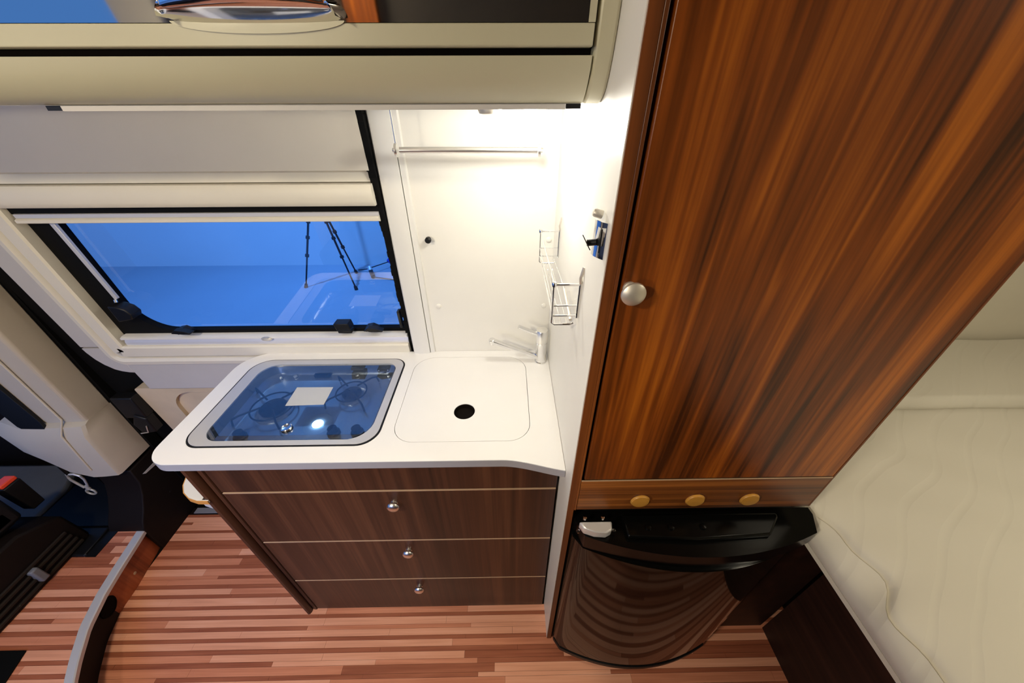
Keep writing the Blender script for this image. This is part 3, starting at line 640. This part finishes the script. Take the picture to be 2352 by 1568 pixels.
for (x, z, r) in ((0.0775, 1.320, 0.0013), (0.0775, 1.280, 0.001), (0.0775, 1.260, 0.001), (0.083, 1.243, 0.0010), (0.094, 1.243, 0.0010), (0.105, 1.243, 0.0010)):
    B().tube([(x, 0.033, z), (x, 0.313, z)], r, 8).build('long_wire', 'chrome', wr)
B().tube([(0.112, 0.313, 1.252), (0.112, 0.20, 1.262), (0.112, 0.12, 1.262)], 0.0012, 8).build('retainer', 'chrome', wr)
B().tube([(0.112, 0.13, 1.262), (0.111, 0.035, 1.250)], 0.0030, 8).build('retainer_grip', 'nickel', wr)

ck = thing('chrome_clip', 'polished chrome wall clip with a flap on the white panel beside the wardrobe', 'clip', (0.122, -0.03, 1.41))
def plate(u, v, back=0.0):
    return (0.1125 + 0.0102 * u - 0.0022 * math.sin(PI * u) + back, -0.045 - 0.0245 * u, 1.4035 + 0.0465 * v + 0.001 * u)
pb = B().grid(plate, 10, 4); pb.grid(lambda u, v: plate(u, v, 0.0012), 10, 4)
k = 11 * 5
pb.f += [(i, i + 1, k + i + 1, k + i) for i in range(10)] + [(44 + i, 45 + i, k + 45 + i, k + 44 + i) for i in range(10)] + [(0, 11, k + 11, k), (11, 22, k + 22, k + 11), (22, 33, k + 33, k + 22), (33, 44, k + 44, k + 33), (10, 21, k + 21, k + 10), (21, 32, k + 32, k + 21), (32, 43, k + 43, k + 32), (43, 54, k + 54, k + 43)]
pb.build('plate', 'chrome', ck)
B().box(0.1172, 0.1238, -0.064, -0.048, 1.412, 1.442).build('mount', 'black', ck)
B().add([(0.0935, -0.042, 1.436), (0.0948, -0.042, 1.436), (0.1065, -0.042, 1.416), (0.1050, -0.042, 1.416), (0.0935, -0.066, 1.4365), (0.0948, -0.066, 1.4365), (0.1065, -0.066, 1.4165), (0.1050, -0.066, 1.4165)],
    [(0, 1, 2, 3), (4, 7, 6, 5), (0, 4, 5, 1), (1, 5, 6, 2), (2, 6, 7, 3), (3, 7, 4, 0)]).build('flap', 'chrome', ck)
B().tube([(0.1035, -0.053, 1.4215), (0.1150, -0.056, 1.4235)], 0.0042, 12).build('hinge', 'black', ck)
B().lathe([(0.0055, 0.0), (0.0055, 0.009), (0.004, 0.012), (0, 0.0125)], (0.1200, -0.046, 1.4555), (-1, 0, 0.3), 16).build('stud', 'nickel', ck)

# ------------------------------------------------------------------ wardrobe with its vent caps
wd = thing('wardrobe', 'tall walnut wardrobe with one knobbed door above the black fridge', 'wardrobe', (0.40, 0.25, 0.835))
B().box(0.1387, 0.660, -0.062, 0.60, 0.835, 1.975).build('body', 'walnut_edge', wd)
B().box(0.1389, 0.1440, -0.0845, -0.062, 0.835, 1.975).build('left_stile', 'walnut_edge', wd, bev=0.001)
B().box(0.6555, 0.660, -0.0835, -0.062, 0.835, 1.975).build('right_stile', 'walnut_edge', wd, bev=0.001)
B().box(0.1440, 0.1500, -0.068, -0.062, 0.9455, 1.97).build('door_gap_shade', 'gap', wd)  # near-black filler strip, paints the shade between stile and door
dd = B().box(0.1495, 0.6540, -0.0840, -0.064, 0.9455, 1.97).build('door', 'walnut', wd, bev=0.0015)
B().lathe([(0.009, 0.0), (0.009, 0.003), (0.0068, 0.004), (0.0068, 0.010), (0.0135, 0.014), (0.0160, 0.018), (0.0155, 0.021), (0.011, 0.0245), (0.005, 0.026), (0, 0.0262)], (0.1595, -0.084, 1.372), (0, -1, 0), 32).build('knob', 'nickel', dd)
B().box(0.1445, 0.655, -0.0840, -0.064, 0.836, 0.9430).build('lower_rail', 'walnut_flat', wd, bev=0.001)
B().box(0.1445, 0.655, -0.0846, -0.064, 0.9408, 0.9430).build('rail_edge', 'beech', wd)
for x in (0.277, 0.395, 0.512):
    vc = B().lathe([(0.0205, 0.0), (0.0205, 0.0015), (0.0190, 0.0030), (0.0180, 0.0040), (0.0178, 0.0050), (0.0150, 0.0055), (0.0, 0.0055)], (x, -0.0840, 0.8695), (0, -1, 0), 32).build('vent_cap', 'maple', wd, label='round honey-coloured cap')
    B().lathe([(0.0228, 0.0), (0.0228, 0.0012), (0, 0.0012)], (x + 0.002, -0.0840, 0.8695), (0, -1, 0), 32).build('cap_ring', 'walnut_edge', vc)

# ------------------------------------------------------------------ fridge
fr = thing('fridge', 'black glossy fridge with a bulging door below the wardrobe', 'fridge', (0.41, 0.15, 0))
def bulge(x0, x1, y0, d, n=28, r=0.018):
    pts = []
    xm = (x0 + x1) / 2; hw = (x1 - x0) / 2
    for i in range(n + 1):
        x = x0 + (x1 - x0) * i / n
        t = (x - xm) / hw
        e = 1.0 if abs(t) < 0.94 else math.sqrt(max(0.0, 1 - ((abs(t) - 0.94) / 0.06) ** 2))
        pts.append((x, y0 - d * (1 - t * t) - r * e + r))
    return pts
FX0, FX1 = 0.1435, 0.668
bp_ = bulge(FX0, FX1, -0.112, 0.062)
B().box(0.145, 0.655, -0.06, 0.415, 0.03, 0.79).build('body', 'black', fr)
B().prism(bp_ + [(FX1, -0.062), (FX0, -0.062)], 2, 0.050, 0.742).build('door', 'fridge_door', fr)
B().prism([(x, y - 0.003) for x, y in bp_] + [(FX1 + 0.002, -0.06), (FX0 - 0.002, -0.06)], 2, 0.030, 0.049).build('bottom_rim', 'black', fr)
hd = bulge(FX0, 0.692, -0.112, 0.054, r=0.034)
B().prism(hd + [(0.692, -0.062), (FX0, -0.062)], 2, 0.7455, 0.792).build('top_panel', 'black_gloss', fr, bev=0.006)
B().prism([(x, y + 0.002) for x, y in bp_] + [(FX1, -0.07), (FX0, -0.07)], 2, 0.7424, 0.7450).build('seam_trim', 'black_gloss', fr)
hh = B().prism([(0.150, -0.100), (0.158, -0.114), (0.180, -0.122), (0.205, -0.124), (0.218, -0.118), (0.222, -0.100)], 2, 0.793, 0.816).build('handle', 'alu', fr, bev=0.003)
for x in (0.163, 0.202): B().lathe([(0.004, 0), (0.004, 0.006), (0, 0.007)], (x, -0.095, 0.818), (0, 0, 1), 12).build('screw', 'chrome', hh)
for x in (0.147, 0.225): B().lathe([(0.004, 0), (0.004, 0.004), (0, 0.005)], (x, -0.112, 0.803), (0, -1, 0.4), 12).build('end_stud', 'chrome', hh)
B().prism([(0.250, -0.08), (0.252, -0.128), (0.40, -0.136), (0.56, -0.128), (0.60, -0.09), (0.60, -0.08)], 2, 0.7925, 0.806).build('control_strip', 'black_gloss', fr, bev=0.004)
for x in (0.30, 0.35, 0.42): B().lathe([(0.007, 0), (0.006, 0.004), (0, 0.005)], (x, -0.110, 0.806), (0, 0, 1), 14).build('button', 'black_gloss', fr)

# ------------------------------------------------------------------ bed
bb = thing('bed_base', 'dark wooden base carrying the white mattress beside the fridge', 'bed base', (1.2, -0.3, 0))
B().box(0.905, 2.55, -1.30, -0.066, 0.0, 0.690).build('front_panel', 'base_wood', bb)
B().box(0.720, 2.55, -1.38, 0.620, 0.692, 0.713).build('slat_board', 'base_wood', bb)
B().box(0.675, 0.904, -0.0585, -0.045, 0.0, 0.690).build('end_panel', 'base_wood', bb)
B().box(0.700, 0.7195, -1.38, 0.40, 0.700, 0.7125).build('edge_strip', 'cream', bb, label='pale edge strip')
def mat_mesh(y0, y1, x0, x1, ztop, z0, crease):
    b = B(); nu, nv = 90, 110
    def fn(u, v):
        y = y0 + (y1 - y0) * v
        wob = 0.020 * math.sin(y * 26.0) + 0.010 * math.sin(y * 57.0 + 1.0)
        cx = x0 + 0.030 + (wob if crease else 0)
        # profile: side up to a soft crease, then the top rolling back
        if u < 0.18:
            t = u / 0.18; x = x0 + (cx - x0) * t ** 1.6 - 0.010 * math.sin(PI * t); z = z0 + (ztop - 0.012 - z0) * t ** 0.85
        else:
            t = (u - 0.18) / 0.82; x = cx + (x1 - cx) * t ** 1.9
            z = ztop - 0.012 - 0.010 * math.exp(-((x - cx) / 0.009) ** 2) * (1 if crease else 0) + 0.020 * (1 - math.exp(-(x - cx) / 0.045))
            z += 0.0022 * math.sin(x * 19 + 3 * math.sin(y * 7)) * math.sin(y * 17 + 1)
        e = min(v, 1 - v) * (y1 - y0)
        z = z0 + (z - z0) * (1 - max(0, 1 - e / 0.03) ** 2 * 0.35)
        return (x, y, z)
    b.grid(fn, nu, nv)
    n = nu + 1
    # ends and underside
    for row, rev in ((0, False), (nv, True)):
        ids = [row * n + i for i in range(n)]
        o = len(b.v); b.v.append((x1, fn(1, row / nv)[1], z0)); ids.append(o)
        b.f.append(tuple(ids if not rev else reversed(ids)))
    return b
m1 = mat_mesh(-1.36, 0.262, 0.700, 2.55, 0.786, 0.7145, True).build('mattress', 'mattress', angle=70)
tag(m1, 'white quilted mattress, the wide front piece with a wavy side seam', 'mattress', 'mattress pieces on the bed')
m2 = mat_mesh(0.268, 0.622, 0.700, 2.55, 0.786, 0.7145, False).build('mattress', 'mattress', angle=70)
tag(m2, 'white quilted mattress, the narrow rear piece against the wall', 'mattress', 'mattress pieces on the bed')

# ------------------------------------------------------------------ overhead cupboard
oc = thing('overhead_cupboard', 'cream overhead cupboard with a mirrored door strip above the window', 'cupboard', (-0.4, 0.2, 1.57))
OX0, OX1 = -1.05, 0.099
B().box(OX0, OX1, 0.055, 0.385, 1.5735, 1.95).box(OX0, OX1, 0.030, 0.06, 1.610, 1.95).build('body', 'gap', oc)
B().box(OX0, OX1, 0.058, 0.386, 1.5700, 1.5733).build('bottom_board', 'white', oc)
def band(prof, x0, x1):
    return B().prism(prof, 0, x0, x1)
fz = [(0.0555, 1.5705), (0.045, 1.5735), (0.034, 1.581), (0.024, 1.592), (0.0165, 1.604), (0.0125, 1.6165)]
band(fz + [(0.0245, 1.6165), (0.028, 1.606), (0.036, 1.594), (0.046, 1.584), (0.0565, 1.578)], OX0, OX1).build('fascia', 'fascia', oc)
B().box(-0.576, 0.078, 0.054, 0.064, 1.5640, 1.5699).build('light_rail', 'grey_trim', oc)
for x in (-0.596, 0.079): B().box(x, x + 0.0195, 0.055, 0.063, 1.5645, 1.5699).build('rail_cap', 'black', oc)
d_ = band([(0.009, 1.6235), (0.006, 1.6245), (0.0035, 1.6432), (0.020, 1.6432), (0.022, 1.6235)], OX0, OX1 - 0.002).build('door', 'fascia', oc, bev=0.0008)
band([(0.0035, 1.6436), (-0.0115, 1.82), (0.006, 1.82), (0.020, 1.6436)], OX0, OX1 - 0.010).build('mirror_strip', 'gloss_mirror', d_, label='mirrored upper strip')
band([(0.0030, 1.6436), (-0.012, 1.82), (0.006, 1.82), (0.020, 1.6436)], OX1 - 0.0095, OX1 - 0.002).build('door_side', 'fascia', d_)
grip = B()
def gripf(u, v):
    a = PI * u; r = v
    x = -0.2625 - 0.092 * math.cos(a) * r; z = 1.6450 - 0.0105 * math.sin(a) * r
    return (x, 0.0030 - 0.0015 * (1 - r) - 0.0008, z)
grip.grid(gripf, 28, 6).build('finger_recess', 'fascia', d_)
cg = B()
cg.grid(lambda u, v: (-0.2625 - 0.090 * math.cos(PI * u), 0.0018 - 0.018 * v - 0.014 * math.sin(PI * v) * math.sin(PI * u), 1.6445 - 0.004 * math.sin(PI * u) * (1 - v) + 0.030 * v * math.sin(PI * u) + 0.002), 28, 10)
cg.build('finger_grip', 'chrome', d_, label='chrome shell grip')
ep = [(0.0565, 1.5700), (0.040, 1.5765), (0.028, 1.5855), (0.0205, 1.598), (0.0145, 1.613), (0.0105, 1.628), (0.007, 1.645), (0.005, 1.661), (-0.004, 1.75), (-0.012, 1.95)]
B().prism(ep + [(0.385, 1.95), (0.385, 1.5700)], 0, 0.1005, 0.1236).build('end_panel', 'fascia', oc, bev=0.004, seg=3)

ul = thing('undercabinet_lamp', 'oval lit lamp under the overhead cupboard beside the partition', 'lamp', (0.04, 0.19, 1.57))
B().lathe([(0.0315, 0.0), (0.0315, 0.009), (0.029, 0.0105)], (0.04, 0.19, 1.570), (0, 0, -1), 32).build('housing', 'satin', ul)
B().lathe([(0.0290, 0.0), (0.0285, 0.003), (0.022, 0.0065), (0.011, 0.0082), (0, 0.0085)], (0.04, 0.19, 1.5605), (0, 0, -1), 32).build('diffuser', 'lampglow', ul)
us = thing('cabinet_spot', 'small unlit metal downlight under the overhead cupboard, left of the lit lamp', 'downlight', (-0.026, 0.19, 1.57))
B().lathe([(0.0200, 0.0), (0.0205, 0.010), (0.018, 0.0155), (0.012, 0.017), (0.011, 0.012), (0, 0.012)], (-0.026, 0.19, 1.570), (0, 0, -1), 28).build('ring', 'nickel', us)
B().lathe([(0.0108, 0.0), (0.0100, 0.003), (0, 0.004)], (-0.026, 0.19, 1.5575), (0, 0, -1), 24).build('lens', 'white', us)

rl = thing('towel_rail', 'polished towel rail hanging on two rods below the cupboard at the white wall', 'rail', (-0.085, 0.355, 1.485))
B().tube([(-0.2235, 0.335, 1.4850), (-0.08, 0.335, 1.4843), (0.065, 0.335, 1.4836)], 0.0062, 18).build('bar', 'satin', rl)
for (x, z) in ((-0.2275, 1.4850), (0.0665, 1.4836)):
    s = -1 if x < 0 else 1
    e = B().lathe([(0.0125, 0.0), (0.0130, 0.002), (0.0130, 0.005), (0.010, 0.006), (0, 0.006)], (x, 0.335, z), (s, 0, 0), 20).build('end_disc', 'satin', rl)
    B().lathe([(0.005, 0.0), (0.0045, 0.004), (0, 0.005)], (x + s * 0.006, 0.335, z), (s, 0, 0), 14).build('end_button', 'chrome', e)
    B().tube([(x + s * 0.002, 0.335, z + 0.010), (x + s * 0.002, 0.335, 1.570)], 0.0016, 8).build('rod', 'satin', rl)

# ------------------------------------------------------------------ behind the camera: unseen things added for fill light and reflections
fill_lamp_spots = ((-0.75, -0.85), (1.35, -0.45))
for i, (x, y) in enumerate(fill_lamp_spots):
    cl = thing('added_ceiling_lamp', ('added round ceiling lamp, unseen fill above the platform step' , 'added round ceiling lamp, unseen fill above the mattress')[i], 'lamp', (x, y, 1.98), 'added ceiling lamps')
    B().lathe([(0.095, 0.0), (0.095, 0.008), (0.086, 0.012)], (x, y, 1.98), (0, 0, -1), 32).build('housing', 'satin', cl)
    B().lathe([(0.084, 0.0), (0.080, 0.004), (0.05, 0.007), (0, 0.008)], (x, y, 1.968), (0, 0, -1), 32).build('diffuser', 'fillglow', cl)
tc = thing('added_cupboard', 'unseen dark cupboard with a walnut end board, added for reflections', 'cupboard', (0.1, -1.2, 0))  # made-up cupboard, gives the mirror strip its dark and wood tones
B().box(-0.40, 0.64, -1.398, -1.02, 0.0, 1.95).build('body', 'darkpanel', tc)
B().box(-0.50, -0.402, -1.398, -1.00, 0.0, 1.95).build('side_board', 'walnut', tc)
tw = B().box(-0.62, -0.515, -1.395, -1.37, 1.25, 1.95).build('towel', 'white', bev=0.01)  # white piece added only as a pale patch in the mirror strip
tag(tw, 'unseen white towel added for the mirror strip to reflect', 'towel')
wl = thing('fill_wall_lamp', 'added round wall lamp, unseen fill above the far bench', 'lamp', (-0.95, -1.335, 1.62))  # fitting for the added wall fill light
B().lathe([(0.075, 0.0), (0.075, 0.018), (0.066, 0.022)], (-0.95, -1.338, 1.62), (0, 1, 0), 28).build('housing', 'satin', wl)
B().lathe([(0.064, 0.0), (0.058, 0.010), (0.03, 0.016), (0, 0.018)], (-0.95, -1.316, 1.62), (0, 1, 0), 28).build('diffuser', 'fillglow', wl)
w2 = B().slab([(-1.32, 0.86), (-0.63, 0.86), (-0.63, 1.50), (-1.32, 1.50)], [rrect(-1.28, -0.67, 0.90, 1.46, 0.06)], 0.0, 0.03).map(lambda x, y, z: (x, -1.43 + z, y)).build('fill_window', 'cream'); struct(w2)  # unseen far window, added to let blue fill light in
B().box(-1.31, -0.64, -1.425, -1.42, 0.87, 1.49).build('pane', 'pane', w2)
B().box(-1.31, -0.63, -1.398, -1.345, 1.505, 1.95).build('reflect_panel', 'darkpanel', bev=0.01)['kind'] = 'structure'  # dark panel added to keep the mirror strip's reflection dark
bn = thing('bench', 'unseen dark bench added across the gangway for reflections', 'bench', (-0.95, -1.2, 0))  # made-up bench, a dark surface for the glossy faces to reflect
B().box(-1.36, -0.63, -1.398, -0.98, 0.0, 0.47).build('seat', 'darkpanel', bn, bev=0.03)
B().box(-1.31, -0.63, -1.398, -1.34, 0.472, 0.86).build('backrest', 'darkpanel', bn, bev=0.01)

# ------------------------------------------------------------------ exhibition hall seen through the window
gz = -0.65
struct(B().box(-12, 9, -6.0, 4.86, gz - 0.1, gz).build('ground', 'hallfloor'))
struct(B().box(-12, 9, 4.86, 5.0, gz - 0.1, 6.5).build('wall_outside', 'hall'))
tr = thing('tripod', 'black three-legged studio stand on the hall floor behind the window', 'tripod', (-2.42, 4.18, gz))
apex = Vector((-2.42, 4.18, 0.68))
for f in ((-2.851, 4.054), (-2.112, 3.971), (-2.304, 4.53)):
    ft = Vector((f[0], f[1], gz)); P = lambda t: tuple(ft + (apex - ft) * t)
    lg = B().tube([P(0.03), P(0.35)], 0.011, 8).tube([P(0.35), P(0.66)], 0.014, 8).tube([P(0.66), P(1.0)], 0.018, 8).build('leg', 'tripod', tr)
    for t in (0.34, 0.52, 0.67, 0.84): B().tube([P(t - 0.012), P(t + 0.012)], 0.026, 8).build('collar', 'tripod', lg)
    B().tube([P(0.0), P(0.04)], [0.026, 0.020], 8).build('foot', 'tripod', lg)
B().tube([tuple(apex - Vector((0, 0, 0.06))), tuple(apex + Vector((0, 0, 0.10)))], 0.045, 12).build('head', 'tripod', tr)
B().tube([tuple(apex), tuple(apex + Vector((0, 0, 0.9)))], 0.018, 10).build('column', 'tripod', tr)
dv = thing('cable_stand', 'small silver floor fitting with thin cables beside the tripod', 'floor fitting', (-2.02, 4.4, gz))
B().tube([(-2.08, 4.52, gz + 0.10), (-2.06, 4.48, gz + 0.06)], 0.035, 12).build('plug', 'alu', dv)
B().tube([(-2.06, 4.48, gz + 0.06), (-1.98, 4.32, gz + 0.03)], 0.030, 12).build('socket', 'tripod', dv)
B().tube([(-2.30, 4.62, gz + 0.012), (-2.15, 4.56, gz + 0.05), (-2.05, 4.50, gz + 0.10), (-1.85, 4.72, gz + 0.10), (-1.55, 4.82, gz + 0.20)], 0.008, 6).build('upper_cable', 'tripod', dv)
B().tube([(-1.98, 4.32, gz + 0.03), (-1.80, 4.30, gz + 0.012), (-1.20, 4.15, gz + 0.012)], 0.008, 6).build('lower_cable', 'tripod', dv)
B().tube([(-1.86, 4.76, gz + 0.11), (-1.68, 4.64, gz + 0.06)], 0.035, 10).build('sleeve', 'bluecloth', dv, label='blue sleeve')
sx = thing('softbox', 'added unseen softbox on a stand, blue fill through the far window', 'softbox', (-0.95, -3.65, gz))  # made-up fitting for the added blue fill light
B().box(-1.71, -0.19, -3.72, -3.66, 1.25, 2.75).build('housing', 'tripod', sx, bev=0.01)
B().tube([(-0.95, -3.69, gz), (-0.95, -3.69, 1.26)], 0.02, 10).build('stand', 'tripod', sx)
B().tube([(-1.35, -3.69, gz + 0.02), (-0.95, -3.69, gz + 0.02), (-0.55, -3.69, gz + 0.02)], 0.02, 8).build('foot', 'tripod', sx)
hl = thing('hall_lamp', 'bright lamp hanging high in the hall above the tripod', 'lamp', (-2.75, 3.0, 4.1))
B().lathe([(0.06, 0.0), (0.20, 0.08), (0.20, 0.14)][::-1], (-2.75, 3.0, 4.24), (0, 0, -1), 28).map(lambda x, y, z: (x, y, z)).build('shade', 'alu', hl)
B().lathe([(0.075, 0.0), (0.07, 0.01), (0, 0.012)], (-2.75, 3.0, 4.095), (0, 0, -1), 28).build('bulb', 'hallglow', hl)
